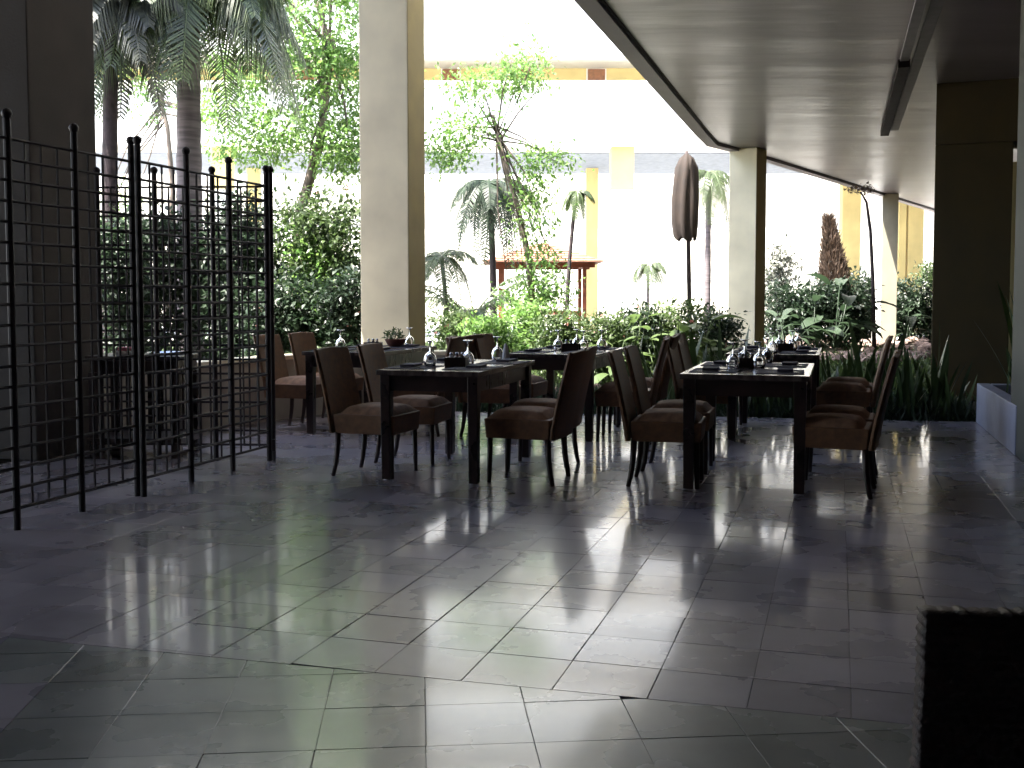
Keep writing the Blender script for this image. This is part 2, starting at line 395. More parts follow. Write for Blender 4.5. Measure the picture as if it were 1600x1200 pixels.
lp = empty('column', (WALL_A.x, WALL_A.y, 0), -TH, 'broad dark grey pillar at the left edge behind the iron trellis', 'column')
MB().box((-1.5, -.36, 3.3), (3.0, .76, 6.6), mis=[0, 0, 1, 0, 0, 0]).build('shaft', ['grey_stucco', 'shaded_stucco'], lp, bevel=.012)  # near face takes the darker stucco, its shade painted in

# ceiling trunking
e = D(1371, 207, 17.6); tr = empty('ceiling_trunking', (6.02, 17.75, CE), -TH, 'long brown and grey cable trunking running along the underside of the ceiling', 'trunking')
MB().box((0, -2.75, -.048), (.13, 5.5, .095)).build('end_box', 'dark_duct', tr, bevel=.006)
MB().box((0, -10.2, -.018), (.10, 9.3, .034)).build('run', 'pale_duct', tr, bevel=.004)
MB().box((.15, -7.4, -.008), (.12, 14.8, .014)).build('channel', 'pale_duct', tr, bevel=.004)

# low garden wall at the left, turning behind the rear left table
wd = (WALL_B-WALL_A).normalized(); wn = -nW
q0 = WALL_A+wd*.02; q1 = G(560, 637)+wn*.0
lw = empty('low_wall', (q0.x, q0.y, 0), 0, 'knee high plastered garden wall with pale coping, from the left pillar to the cream column', 'wall')
pl = [q0, G(440, 655), Vector((-1.62, 12.02, 0)), Vector((-.62, 11.95, 0))]
for a, b_ in zip(pl[:-1], pl[1:]):
    d = (b_-a).normalized(); n = Vector((-d.y, d.x, 0)); n = n if n.y > 0 else -n
    r = lambda p: (p.x-q0.x, p.y-q0.y)
    MB().prism([r(a), r(b_), r(b_+n*.2), r(a+n*.2)], -.12, .60).build('wall_face', 'wall_plaster', lw)
    MB().prism([r(a-n*.02), r(b_-n*.02), r(b_+n*.22), r(a+n*.22)], .602, .645).build('coping', 'cream_paint', lw, bevel=.006)

# planter at the right
pd = (PLN_B-PLN_A).normalized()
pw = empty('planter', (PLN_A.x, PLN_A.y, 0), 0, 'low blue grey planter box filled with sword plants at the right', 'planter')
r = lambda p: (p.x-PLN_A.x, p.y-PLN_A.y)
a = PLN_A; b_ = PLN_A+pd*2.35
MB().prism([r(a), r(b_), r(b_+CRS*.12), r(a+CRS*.12)], 0.0, .39).build('front_panel', 'blue_grey_paint', pw, bevel=.008)
MB().prism([r(a+CRS*.122), r(a+CRS*3.2), r(a+CRS*3.2+pd*.12), r(a+CRS*.122+pd*.12)], 0, .39).build('end_panel', 'blue_grey_paint', pw, bevel=.008)
MB().prism([r(a+CRS*.122+pd*.122), r(a+CRS*3.2+pd*.122), r(b_+CRS*3.2), r(b_+CRS*.122)], .0, .31).build('soil_fill', 'soil', pw)

# ------------------------------------------------------------------ plants: tools
def leaf_mesh(P, Dv, Nv, length, width, fold=.15, curl=.15):
    n = len(P); Dv = Dv/np.linalg.norm(Dv, axis=1, keepdims=True)
    S = np.cross(Dv, Nv); S /= (np.linalg.norm(S, axis=1, keepdims=True)+1e-9); Nn = np.cross(S, Dv)
    L = length[:, None]; W = width[:, None]
    v = np.empty((n, 5, 3)); v[:, 0] = P
    v[:, 1] = P+Dv*L*.45+S*W*.5+Nn*L*fold*.4; v[:, 2] = P+Dv*L*.5; v[:, 3] = P+Dv*L*.45-S*W*.5+Nn*L*fold*.4
    v[:, 4] = P+Dv*L-Nn*L*curl
    t = np.array([[0, 2, 1], [0, 3, 2], [1, 2, 4], [2, 3, 4]])
    f = (np.arange(n)*5)[:, None, None]+t[None]
    return v.reshape(-1, 3), f.reshape(-1, 3)
def np_mesh(name, v, f, m):
    me = bpy.data.meshes.new(name); me.vertices.add(len(v)); me.vertices.foreach_set('co', v.astype(np.float32).ravel())
    k = f.shape[1]; me.loops.add(len(f)*k); me.loops.foreach_set('vertex_index', f.astype(np.int32).ravel())
    me.polygons.add(len(f)); me.polygons.foreach_set('loop_start', np.arange(len(f), dtype=np.int32)*k)
    me.materials.append(MATS[m]); me.update(calc_edges=True); return me
def cloud(lobes, nclump, per, spread, size, flat=.6, down=0.0, gap=0.0):
    vol = np.array([l[1][0]*l[1][1]*l[1][2] for l in lobes])**.67; vol /= vol.sum()
    idx = rng.choice(len(lobes), nclump, p=vol)
    C = np.array([l[0] for l in lobes], float)[idx]; Rr = np.array([l[1] for l in lobes], float)[idx]
    d = rng.normal(size=(nclump, 3)); d /= np.linalg.norm(d, axis=1, keepdims=True)
    rad = rng.uniform(.35, 1.0, (nclump, 1))**.6*rng.uniform(.85, 1.12, (nclump, 1))
    cc = C+d*Rr*rad
    P = np.repeat(cc, per, 0)+rng.normal(size=(nclump*per, 3))*spread*np.array([1, 1, flat])
    out = np.repeat(d, per, 0)
    Dv = out*.6+rng.normal(size=P.shape)*.8+np.array([0, 0, -down])
    Nv = np.array([0, 0, 1.0])+rng.normal(size=P.shape)*.5
    s = size*rng.uniform(.6, 1.35, len(P))
    return cc, leaf_mesh(P, Dv, Nv, s, s*rng.uniform(.38, .55, len(P)))
def tree(base, trunk_pts, r0, lobes, nclump, per, spread, size, lm, label, bark='bark', cat='tree', down=.1, limbs=14, group=None, blossoms=0, name='tree'):
    t = empty(name, base, 0, label, cat, group); B = Vector(base)
    tp = [Vector(p)-B for p in trunk_pts]; lo = [(tuple(Vector(c)-B), rr) for c, rr in lobes]
    k = len(tp); mb = MB().tube(tp, [r0*(1-.55*i/(k-1)) for i in range(k)], 9)
    mb.build('trunk' if cat == 'tree' else 'stem', bark, t, smooth=True)
    cc, (v, f) = cloud(lo, nclump, per, spread, size, down=down)
    link('crown' if cat == 'tree' else 'foliage', np_mesh('crown', v, f, lm), t)
    lb = MB()
    for i in range(limbs):
        e_ = Vector(cc[i]); s_ = tp[-1].lerp(tp[max(0, k-2)], random.random()*.8); mid = s_.lerp(e_, .5)+Vector((random.uniform(-.1, .1), random.uniform(-.1, .1), random.uniform(-.02, .15)))*(e_-s_).length*.6
        lb.tube([s_, mid, e_], [r0*.32, r0*.2, r0*.07], 5)
    if limbs: lb.build('limb', bark, t, smooth=True)
    if blossoms:
        ii = rng.choice(len(cc), blossoms); P = cc[ii]+rng.normal(size=(blossoms, 3))*spread*.7
        P = np.repeat(P, 4, 0); Dv = rng.normal(size=P.shape)+np.array([0, -.5, .3]); s = np.full(len(P), .05)
        v, f = leaf_mesh(P, Dv, rng.normal(size=P.shape), s, s*.8)
        link('blossom', np_mesh('blossom', v, f, 'petal'), t)
    return t
def bush(px, y0, Y, wpx, ytop, lm, size, n, label, per=26, group=None, blossoms=0, depth=None):
    w_ = wpx*Y/F_PX/2; top = D(px, ytop, Y).z; b0 = D(px, 500, Y); base = (b0.x, Y, -.1)
    dp = depth or w_*.8; hgt = top+.1; lobes = []
    nl = 6
    for i in range(nl):
        lx = b0.x+random.uniform(-.55, .55)*w_; ly = Y+random.uniform(-.5, .5)*dp; zc = -.1+hgt*random.uniform(.35, .78)
        rr = hgt*random.uniform(.22, .32)
        lobes.append(((lx, ly, zc), (w_*.5, dp*.6, min(rr, top+.02-zc+.12))))
    lobes.append(((b0.x, Y, -.1+hgt*.35), (w_*.9, dp, hgt*.33)))
    for q_ in (-.35, .1, .45): lobes.append(((b0.x+q_*w_, Y+random.uniform(-.3, .3)*dp, -.1+hgt*random.uniform(.74, .84)), (w_*.42, dp*.5, hgt*.2)))
    return tree(base, [(b0.x, Y, -.12), (b0.x+.03, Y, hgt*.35), (b0.x-.03, Y, hgt*.6)], .035, lobes, n, per, size*1.3, size, lm, label, bark='bark', cat='shrub', limbs=8, group=group, blossoms=blossoms, name='shrub')

def frond_mesh(length, droop, nl=34, ll=.5, lm='leaf_palm', hang=.6, lw=.03, up=.6):
    # rachis leaves the crown along +x, rises by `up`, then falls
    V = []; Fc = []; mb = MB()
    pts = []
    for i in range(13):
        t = i/12; pts.append(Vector((length*(t*(1-.22*droop*t)), 0, length*(up*t-droop*t*t))))
    mb.tube(pts, [.022*(1-.8*i/12)+.003 for i in range(13)], 5)
    for k in range(nl):
        t = .12+.88*k/(nl-1); i = min(11, int(t*12)); p = pts[i].lerp(pts[i+1], t*12-i); tg = (pts[i+1]-pts[i]).normalized()
        l = ll*math.sin(math.pi*min(1, .18+t*.78))**.6*random.uniform(.85, 1.1)
        for s in (-1, 1):
            a = (tg*.55+Vector((0, s, 0))+Vector((0, 0, random.uniform(-.1, .25)))).normalized()
            m_ = p+a*l*.5+Vector((0, 0, -l*.10*hang)); e_ = p+a*l*.80+Vector((0, 0, -l*.62*hang+random.uniform(-.03, .03)))+tg*l*.1
            n_ = a.cross(tg).normalized(); w2 = tg*lw*.5
            o = len(mb.v); mb.v += [tuple(p-w2*.6), tuple(p+w2*.6), tuple(m_-w2), tuple(m_+w2), tuple(e_)]
            mb.f += [(o, o+1, o+3, o+2), (o+2, o+3, o+4)]; mb.m += [0, 0]
    return mb.mesh('frond', lm)
def palm(base, lean, ztop, r0, fronds, length, label, droop=(.6, 1.1), nvar=4, ll=.5, lm='leaf_palm', bark='palm_bark', hang=.7, up=(.2, .7), lw=.03, group=None, nl=34):
    t = empty('palm_tree', base, 0, label, 'palm', group)
    H = ztop-base[2]; pts = [(lean*s*s, 0, H*s) for s in (0, .2, .4, .6, .8, 1)]
    mb = MB(); P = []; Rd = []
    for i in range(25):
        s = i/24; P.append((lean*s*s, 0, H*s)); Rd.append(r0*(1-.3*s)*(1.04 if i % 2 else .97))
    mb.tube(P, Rd, 12); mb.build('trunk', bark, t, smooth=True)
    vs_ = [frond_mesh(length*random.uniform(.9, 1.1), droop[0]+(droop[1]-droop[0])*i/(nvar-1), ll=ll, lm=lm, hang=hang, up=up[1]-(up[1]-up[0])*i/(nvar-1), lw=lw, nl=nl) for i in range(nvar)]
    for k in range(fronds):
        az = k*2.399+random.uniform(-.2, .2)
        link('frond', vs_[k % nvar], t, (lean, 0, H-.02*random.random()), (random.uniform(-.15, .15), random.uniform(-.1, .1), az), (random.uniform(.85, 1.1),)*3)
    return t

# ------------------------------------------------------------------ plants: left side
palm((D(303, 500, 16).x-.05, 16, -.1), .06, 6.05, .215, 44, 1.95, 'big palm with thick grey trunk and hanging fronds behind the trellis', droop=(.75, 1.25), nvar=6, ll=.70, hang=1.6, up=(.15, .6), lw=.032, nl=74)
palm((D(172, 500, 15).x, 15, -.1), .12, 5.3, .125, 28, 1.15, 'dark palm beside the left pillar with drooping fronds', droop=(.75, 1.3), nvar=5, ll=.45, hang=1.2, up=(.15, .6), lm='leaf_grey', lw=.04, nl=46, bark='bark_dark')
Y = 20.0
tree((D(470, 500, Y).x, Y, -.1), [D(455, 520, Y), D(470, 330, Y), D(500, 220, Y), D(520, 60, Y)], .13,
     [(D(510, 40, Y), (1.0, 1.0, .9)), (D(530, 150, Y), (.8, .9, .8)), (D(440, 200, Y), (.9, .9, .35)), (D(400, 230, Y), (.8, .9, .3)), (D(545, 240, Y), (.5, .8, .5)), (D(470, -60, Y), (1.6, 1, .9)), (D(350, 170, Y), (.6, .8, .25)), (D(490, 110, Y), (1.0, .9, .5)), (D(385, 110, Y), (.7, .8, .4)), (D(520, 230, Y), (.7, .8, .5))],
     640, 26, .17, .105, 'leaf_bright', 'airy tree with small bright leaves left of the tall cream column')
Y = 23.0
tree((D(235, 500, Y).x, Y, -.1), [D(262, 500, Y), D(270, 300, Y), D(262, 200, Y), D(250, 150, Y)], .07,
     [(D(240, 175, Y), (.5, .6, .3)), (D(215, 130, Y), (.6, .6, .3)), (D(330, 190, Y), (.6, .6, .3)), (D(180, 330, Y), (.5, .5, .6))],
     90, 20, .13, .09, 'leaf_bright', 'thin sparse tree between the two palms', limbs=16)
bush(500, 540, 14.2, 165, 292, 'leaf_mid', .085, 420, 'tall dense shrub with sunlit leaves left of the cream column', per=26, blossoms=10)
bush(485, 540, 13.9, 95, 372, 'leaf_bright', .085, 130, 'added pale green shrub standing for sunlit patches on the tall dense shrub')  # extra shrub; its bright leaves stand in for patches of sunlight
bush(445, 540, 13.4, 110, 420, 'leaf_dark', .09, 170, 'lower dark shrub just right of the trellis', blossoms=6)
bush(545, 540, 13.2, 90, 430, 'leaf_dark', .09, 150, 'lower dark shrub touching the tall cream column', blossoms=6)
bush(385, 540, 14.6, 130, 285, 'leaf_dark', .10, 300, 'tall dark shrub behind the right end of the trellis')
bush(330, 540, 15.2, 110, 340, 'leaf_dark', .10, 230, 'dark shrub at the foot of the big palm')
bush(245, 540, 15.0, 120, 330, 'leaf_dark', .10, 240, 'dark shrub left of the big palm')
bush(180, 540, 14.2, 110, 345, 'leaf_dark', .09, 240, 'dark green shrub beside the left pillar')
for i, px in enumerate((440, 500, 555)):
    palm((D(px, 500, 12.9).x, 12.9, -.1), 0, .42, .03, 9, .62, ['small feathery fern palm nearest the trellis end', 'small feathery fern palm in front of the tall shrub', 'small feathery fern palm by the cream column'][i], droop=(.8, 1.2), nvar=3, ll=.22, up=(.7, 1.1), hang=.5, lm='leaf_mid', lw=.018)

# ------------------------------------------------------------------ plants: middle
Y = 20.5
tree((D(835, 500, Y).x, Y, -.1), [D(838, 520, Y), D(825, 400, Y), D(808, 320, Y), D(782, 235, Y), D(770, 180, Y)], .07,
     [(D(730, 200, Y), (.55, .6, .35)), (D(700, 240, Y), (.35, .5, .35)), (D(760, 130, Y), (.8, .6, .25)), (D(820, 110, Y), (.35, .5, .5)), (D(850, 255, Y), (.5, .5, .25)), (D(830, 330, Y), (.25, .4, .8)), (D(850, 430, Y), (.42, .4, .7)), (D(825, 470, Y), (.5, .4, .35))],
     380, 18, .19, .10, 'leaf_bright', 'slender sunlit tree with pale trunk and climbing leaves in front of the pavilion', limbs=26)
palm((D(772, 500, 24).x, 24, -.1), -.1, 3.75, .085, 24, 1.15, 'dark thin palm with hanging fronds in front of the hotel', droop=(.9, 1.6), nvar=3, ll=.38, up=(-.1, .4), hang=1.1, lm='leaf_dark', bark='bark_dark', lw=.035)
palm((D(735, 500, 22).x, 22, -.1), 0, .75, .07, 16, 1.5, 'clump palm with arching fronds at the foot of the thin palm', droop=(.7, 1.2), nvar=4, ll=.4, up=(.7, 1.25), hang=.7, lm='leaf_palm')
palm((D(700, 500, 21).x, 21, -.1), -.12, 2.0, .055, 9, .8, 'short thin palm nearest the tall cream column', droop=(.8, 1.3), nvar=3, ll=.3, up=(.2, .7), hang=.8, lm='leaf_palm', bark='bark_dark')
palm((D(884, 500, 23).x, 23, -.1), .22, 3.45, .05, 7, .42, 'leaning dark thin palm above the pavilion roof', droop=(.9, 1.5), nvar=3, ll=.2, up=(0, .5), hang=1, lm='leaf_mid', bark='bark_dark')
palm((D(1105, 500, 27).x, 27, -.1), 0, 4.3, .09, 14, 1.0, 'palm with short crown behind the closed parasol', droop=(.9, 1.5), nvar=3, ll=.4, up=(0, .5), hang=1, lm='leaf_palm')
palm((D(1012, 500, 31).x, 31, -.1), 0, 2.15, .05, 7, .62, 'small pale palm seen between the pavilion and the parasol', droop=(.9, 1.4), nvar=3, ll=.4, up=(0, .6), hang=1, lm='leaf_palm')
for px, Yb, wp, yt, lm, sz, n, lab, bl in [
    (705, 16.2, 85, 482, 'leaf_mid', .075, 170, 'low shrub with pink blossoms right of the tall cream column', 22),
    (765, 15.4, 95, 497, 'leaf_bright', .085, 190, 'pale green sunlit shrub behind the front left table', 12),
    (822, 17.2, 80, 470, 'leaf_bright', .08, 150, 'sunlit shrub at the foot of the slender tree', 8),
    (870, 16.0, 95, 486, 'leaf_mid', .075, 200, 'round green shrub in front of the pavilion, left one', 20),
    (935, 16.4, 100, 490, 'leaf_mid', .075, 200, 'green shrub with pink blossoms in front of the pavilion, right one', 26),
    (995, 17.0, 80, 478, 'leaf_dark', .08, 160, 'dark shrub between the pavilion and the parasol', 8),
    (1055, 17.4, 110, 472, 'leaf_mid', .09, 190, 'green shrub at the foot of the parasol', 6),
    (1115, 18.2, 80, 480, 'leaf_dark', .08, 150, 'dark shrub touching the second cream column', 4),
    (1235, 25.5, 90, 448, 'leaf_dark', .12, 200, 'dark shrub just right of the second cream column', 0),
    (1300, 26.0, 120, 440, 'leaf_dark', .13, 260, 'large dark shrub left of the thin far column', 0),
    (1345, 30.6, 70, 425, 'leaf_dark', .14, 200, 'tall dark shrub touching the thin far column', 0),
    (1420, 31.0, 90, 440, 'leaf_dark', .13, 230, 'dark shrub right of the thin far column', 0),
    (1218, 31.0, 45, 392, 'leaf_grey', .12, 120, 'bluish grey upright shrub far behind the second cream column', 0),
    (1452, 33.0, 40, 400, 'leaf_mid', .12, 90, 'far shrub seen just left of the olive column', 0)]:
    bush(px, 540, Yb, wp, yt, lm, sz, n, lab, blossoms=bl, per=24)

# broad-leaved plants, every leaf a part
def big_leaf_mesh(L_, W_, stalk, bend, lm):
    mb = MB(); n = 6
    mb.tube([(0, 0, 0), (stalk*.25, 0, stalk*.6), (stalk*.5, 0, stalk)], [.012, .01, .008], 4)
    o = Vector((stalk*.5, 0, stalk)); vs = []
    for i in range(n+1):
        t = i/n; wv = W_*.5*math.sin(math.pi*min(1, (.12+t*.88)))**.7*(1 if t < 1 else 0); x = L_*t; z = L_*(.25*t-bend*t*t)
        for s in (-1, 0, 1): vs.append(o+Vector((x, s*wv, z+abs(s)*wv*.28)))
    fs = []
    for i in range(n):
        for s in (0, 1): fs.append((i*3+s, (i+1)*3+s, (i+1)*3+s+1, i*3+s+1))
    mb.add(vs, fs); return mb.mesh('leaf', lm, smooth=True)
def broad_plant(px, Yb, scale, n, lm, label, z=-.1):
    b0 = D(px, 500, Yb); t = empty('leafy_plant', (b0.x, Yb, z), 0, label, 'plant')
    mv = BL[lm]
    for k in range(n):
        s = scale*random.uniform(.65, 1.1)
        link('leaf', random.choice(mv), t, (random.uniform(-.06, .06), random.uniform(-.06, .06), 0), (random.uniform(-.2, .2), random.uniform(-.45, .35), k*2.399+random.uniform(-.3, .3)), (s, s, s))
BL = {lm: [big_leaf_mesh(.55, .26, .75, .55, lm), big_leaf_mesh(.5, .2, .95, .4, lm), big_leaf_mesh(.6, .3, .45, .5, lm)] for lm in ('leaf_mid', 'leaf_dark', 'leaf_bright')}
for px, Yb, s, n, lm, lab in [
    (962, 15.6, .7, 13, 'leaf_mid', 'broad leaved plant left of the parasol foot'),
    (1000, 16.6, .85, 14, 'leaf_mid', 'big leaved plant behind the chairs, second from the pavilion'),
    (1035, 16.0, .8, 14, 'leaf_mid', 'broad leaved plant just left of the parasol pole'),
    (1085, 17.0, .92, 15, 'leaf_mid', 'broad leaved plant just right of the parasol pole'),
    (1120, 16.4, .75, 12, 'leaf_mid', 'broad leaved plant next to the second cream column'),
    (1225, 24.0, 1.0, 14, 'leaf_dark', 'dark broad leaved plant right of the second cream column'),
    (1275, 24.5, 1.1, 16, 'leaf_dark', 'dark broad leaved plant behind the stones, left one'),
    (1305, 25.0, 1.45, 20, 'leaf_dark', 'tallest dark broad leaved plant behind the stones'),
    (1338, 29.6, 1.2, 16, 'leaf_dark', 'dark broad leaved plant left of the thin far column'),
    (1418, 30.2, 1.2, 15, 'leaf_dark', 'dark broad leaved plant right of the thin far column')]:
    broad_plant(px, Yb, s, n, lm, lab)

# brown conical dry tree and black slender trunk
Y = 30.0; b0 = D(1308, 500, Y)
t = empty('dry_palm', (b0.x, Y, -.1), 0, 'brown conical dry palm above the dark shrubs', 'palm')
MB().tube([(0, 0, 0), (0, 0, 1.4), (-.05, 0, 2.6)], [.12, .1, .05], 8).build('trunk', 'bark', t, smooth=True)
n = 5200; zz = rng.uniform(.9, 3.45, n); rad = (3.55-zz)*.2+.06; a = rng.uniform(0, 6.283, n); q = rng.uniform(.4, 1, n)
P = np.stack([np.cos(a)*rad*q-.12*(zz-1), np.sin(a)*rad*q, zz], 1); Dv = np.stack([np.cos(a)*.35, np.sin(a)*.35, np.full(n, 1.0)], 1)+rng.normal(size=(n, 3))*.15
v, f = leaf_mesh(P, Dv, rng.normal(size=(n, 3)), rng.uniform(.15, .3, n), np.full(n, .03)); link('dry_fronds', np_mesh('dry_fronds', v, f, 'leaf_brown'), t)
Y = 25.5; t = empty('slender_tree', (D(1366, 500, Y).x, Y, -.1), 0, 'slender black trunk standing against the thin far column', 'tree')
o_ = Vector((D(1366, 500, Y).x, Y, -.1))
MB().tube([Vector(D(1366, 545, Y))-o_, Vector(D(1364, 440, Y))-o_, Vector(D(1360, 360, Y))-o_, Vector(D(1354, 316, Y))-o_, Vector(D(1345, 300, Y))-o_], [.055, .045, .04, .03, .02], 8).build('trunk', 'bark_dark', t, smooth=True)
cc, (v, f) = cloud([(tuple(Vector(D(1343, 296, Y))-o_), (.28, .2, .12))], 14, 14, .07, .08); link('crown', np_mesh('crown', v, f, 'leaf_brown'), t)

# sword plants (sansevieria)
def sword_mesh(hh, ww, bend):
    mb = MB(); n = 7; vs = []
    for i in range(n+1):
        t = i/n; wv = ww*.5*(.75+.5*t-.1)*(1 if t < .62 else max(0, 1-((t-.62)/.38)**1.6)); x = bend*t*t*hh
        tw = t*.5; c_, s_ = math.cos(tw), math.sin(tw)
        for s in (-1, 0, 1): vs.append((x+s_*s*wv+.25*(1-abs(s))*wv*-.6*c_, c_*s*wv, hh*t))
    fs = []
    for i in range(n):
        for s in (0, 1): fs.append((i*3+s, i*3+s+1, (i+1)*3+s+1, (i+1)*3+s))
    mb.add(vs, fs); return mb.mesh('leaf', 'leaf_sword', smooth=True)
SW = [sword_mesh(.78, .055, .12), sword_mesh(.62, .06, .05), sword_mesh(.48, .05, .3), sword_mesh(.9, .05, .2)]
def sword_plant(p, n, s, label, group):
    t = empty('sword_plant', p, random.uniform(0, 6), label, 'plant', group)
    for k in range(n):
        q = s*random.uniform(.6, 1.1)
        link('leaf', random.choice(SW), t, (random.gauss(0, .05), random.gauss(0, .05), -.02), (random.gauss(0, .13), random.gauss(.08, .16), random.uniform(0, 6.28)), (q, q, q))
fd = (FAR_B-FAR_A).normalized(); Lf = (FAR_B-FAR_A).length
def landmark(p):
    px = p.x/p.y*F_PX+800
    return ('behind the middle chairs' if px < 1110 else 'behind the front right table' if px < 1235 else 'behind the right hand chairs' if px < 1365 else
            'in front of the thin far column' if px < 1430 else 'in front of the wide olive column' if px < 1490 else 'beside the planter corner')
ORDW = ['leftmost', 'second from the left', 'third from the left', 'fourth from the left', 'fifth from the left', 'sixth from the left', 'seventh from the left', 'eighth from the left', 'ninth from the left']
for row, (off, cnt, sc_) in enumerate(((.22, 17, .85), (.6, 20, 1.15), (1.15, 22, 1.3))):
    seen = {}
    for i in range(cnt):
        u = Lf*(.33+.66*(i+random.uniform(-.3, .3)+.5)/cnt)
        p = FAR_A+fd*u-nF*(off+random.uniform(-.12, .12)); p.z = -.10
        lm_ = landmark(p); k = seen.get(lm_, 0); seen[lm_] = k+1
        sword_plant(p, random.randint(5, 7), sc_*random.uniform(.75, 1.1), 'sword plant, %s row, %s, %s' % (('front', 'middle', 'back')[row], ORDW[min(k, 8)], lm_), 'sword plants along the far floor edge')
for i in range(16):
    al = .25+1.85*(i//2+.5)/8; ac = (.32, .95)[i % 2]+random.uniform(-.08, .15)
    p = PLN_A+pd*al+CRS*ac; p.z = .30
    sword_plant(p, random.randint(6, 9), random.uniform(.8, 1.2), 'sword plant in the planter, %s row, %s from its far end' % (('outer', 'inner')[i % 2], ('first', 'second', 'third', 'fourth', 'fifth', 'sixth', 'seventh', 'eighth')[i//2]), 'sword plants in the planter')
# dark low ground cover in the near bed
P = []; 
n = 9000
u = rng.uniform(-.02, 1.02, n)*Lf; of = rng.uniform(.05, 2.2, n)
P = np.stack([FAR_A.x+fd.x*u-nF.x*of, FAR_A.y+fd.y*u-nF.y*of, np.full(n, -.09)], 1)
Dv = rng.normal(size=(n, 3))*.45+np.array([0, 0, 1.0])
v, f = leaf_mesh(P, Dv, rng.normal(size=(n, 3)), rng.uniform(.1, .34, n), rng.uniform(.012, .03, n), curl=.3)
tag(link('ground_cover', np_mesh('ground_cover', v, f, 'leaf_dark')), 'dark grassy ground cover in the bed beyond the floor edge', 'ground cover', kind='stuff')
n = 26000
X = rng.uniform(-9, 9, n); Yv = rng.uniform(13.2, 30, n)
P = np.stack([X, Yv, np.full(n, -.09)], 1); Dv = rng.normal(size=(n, 3))*.6+np.array([0, 0, 1.0])
v, f = leaf_mesh(P, Dv, rng.normal(size=(n, 3)), rng.uniform(.08, .26, n), rng.uniform(.03, .07, n), curl=.3)
tag(link('garden_cover', np_mesh('garden_cover', v, f, 'leaf_mid')), 'low green plants covering the garden soil', 'ground cover', kind='stuff')

# ------------------------------------------------------------------ stones
def stone_mesh(seed):
    import bmesh
    bm = bmesh.new(); bmesh.ops.create_icosphere(bm, subdivisions=1, radius=1); rr = random.Random(seed)
    sx, sy, sz = rr.uniform(.8, 1.2), rr.uniform(.7, 1.1), rr.uniform(.55, .85)
    for v_ in bm.verts:
        q = rr.uniform(.8, 1.18); v_.co = Vector((v_.co.x*q*sx, v_.co.y*q*sy, v_.co.z*q*sz))
    me = bpy.data.meshes.new('stone'); bm.to_mesh(me); bm.free(); me.materials.append(MATS['stone_pink']); return me
SM = [stone_mesh(i) for i in range(9)]
rb = MB().prism([(3.4, 19.6), (6.0, 21.0), (12.6, 27.5), (14.5, 32.3), (8.0, 32.3), (4.0, 26)], -.14, -.04)
rbo = tag(rb.build('rock_bed', 'soil'), 'bed of pale pinkish stones round the far columns', kind='structure')
cnt = 0
while cnt < 270:
    px = random.uniform(1198, 1455); py = random.uniform(527, 566)**1.0
    p = G(px, py, -.02)
    if not (19.8 < p.y < 32): continue
    s = random.uniform(.08, .17)*(1 if p.y < 27 else 1.25)
    link('stone', random.choice(SM), rbo, (p.x, p.y, s*.35-.04), (random.uniform(-.3, .3), random.uniform(-.3, .3), random.uniform(0, 6)), (s, s, s*random.uniform(.7, 1.2))); cnt += 1
rb2 = tag(MB().prism([(.3, 12.6), (3.9, 12.6), (4.6, 15.0), (.3, 15.0)], -.14, -.045).build('rock_border', 'soil'), 'strip of pale stones edging the near bed', kind='structure')
for i in range(70):
    px = random.uniform(840, 1140); p = D(px, 500, random.uniform(13.2, 14.7)); s = random.uniform(.06, .13)
    link('stone', random.choice(SM), rb2, (p.x, p.y, s*.4-.04), (0, 0, random.uniform(0, 6)), (s, s, s))
p = D(1240, 520, 23.5)
for dx, z_, s in ((0, .12, .26),):
    pass
bo = link('boulder', SM[3], None, (p.x, 23.5, .22), (0, .3, 1), (.28, .25, .42)); tag(bo, 'upright pinkish boulder among the stones right of the second column', 'boulder')

# ------------------------------------------------------------------ closed parasol and pavilion
Y = 21.0; p = D(1078, 500, Y); t = empty('parasol', (p.x, Y, -.1), 0, 'tall closed parasol with brown canvas on a thin dark pole', 'parasol')
o_ = Vector((p.x, Y, -.1))
MB().tube([Vector(D(1078, 520, Y))-o_, Vector(D(1074, 300, Y))-o_, Vector(D(1073, 236, Y))-o_], [.045, .04, .03], 10).build('pole', 'bark_dark', t, smooth=True)
mb = MB(); nseg = 28; prof = [(374, .185, 1071), (366, .20, 1070), (345, .225, 1069), (310, .235, 1070), (280, .22, 1072), (262, .20, 1073), (247, .12, 1073), (240, .03, 1073)]
vs = []
for k_, (py, rr, px) in enumerate(prof):
    c_ = Vector(D(px, py, Y))-o_
    for i in range(nseg):
        a_ = 2*math.pi*i/nseg; q = rr*(1+.16*math.cos(a_*7)+.05*math.sin(a_*3+k_)); vs.append((c_.x+q*math.cos(a_), c_.y+q*math.sin(a_), c_.z+.04*math.sin(a_*5)*(k_ == 0)))
mb.add(vs, [(k_*nseg+i, k_*nseg+(i+1) % nseg, (k_+1)*nseg+(i+1) % nseg, (k_+1)*nseg+i) for k_ in range(len(prof)-1) for i in range(nseg)])
mb.build('canvas', 'brown_canvas', t, smooth=True)
MB().lathe([(0, 0), (.3, 0), (.3, .06), (.06, .09), (.06, .3), (0, .3)], 20).build('base', 'dark_duct', t)

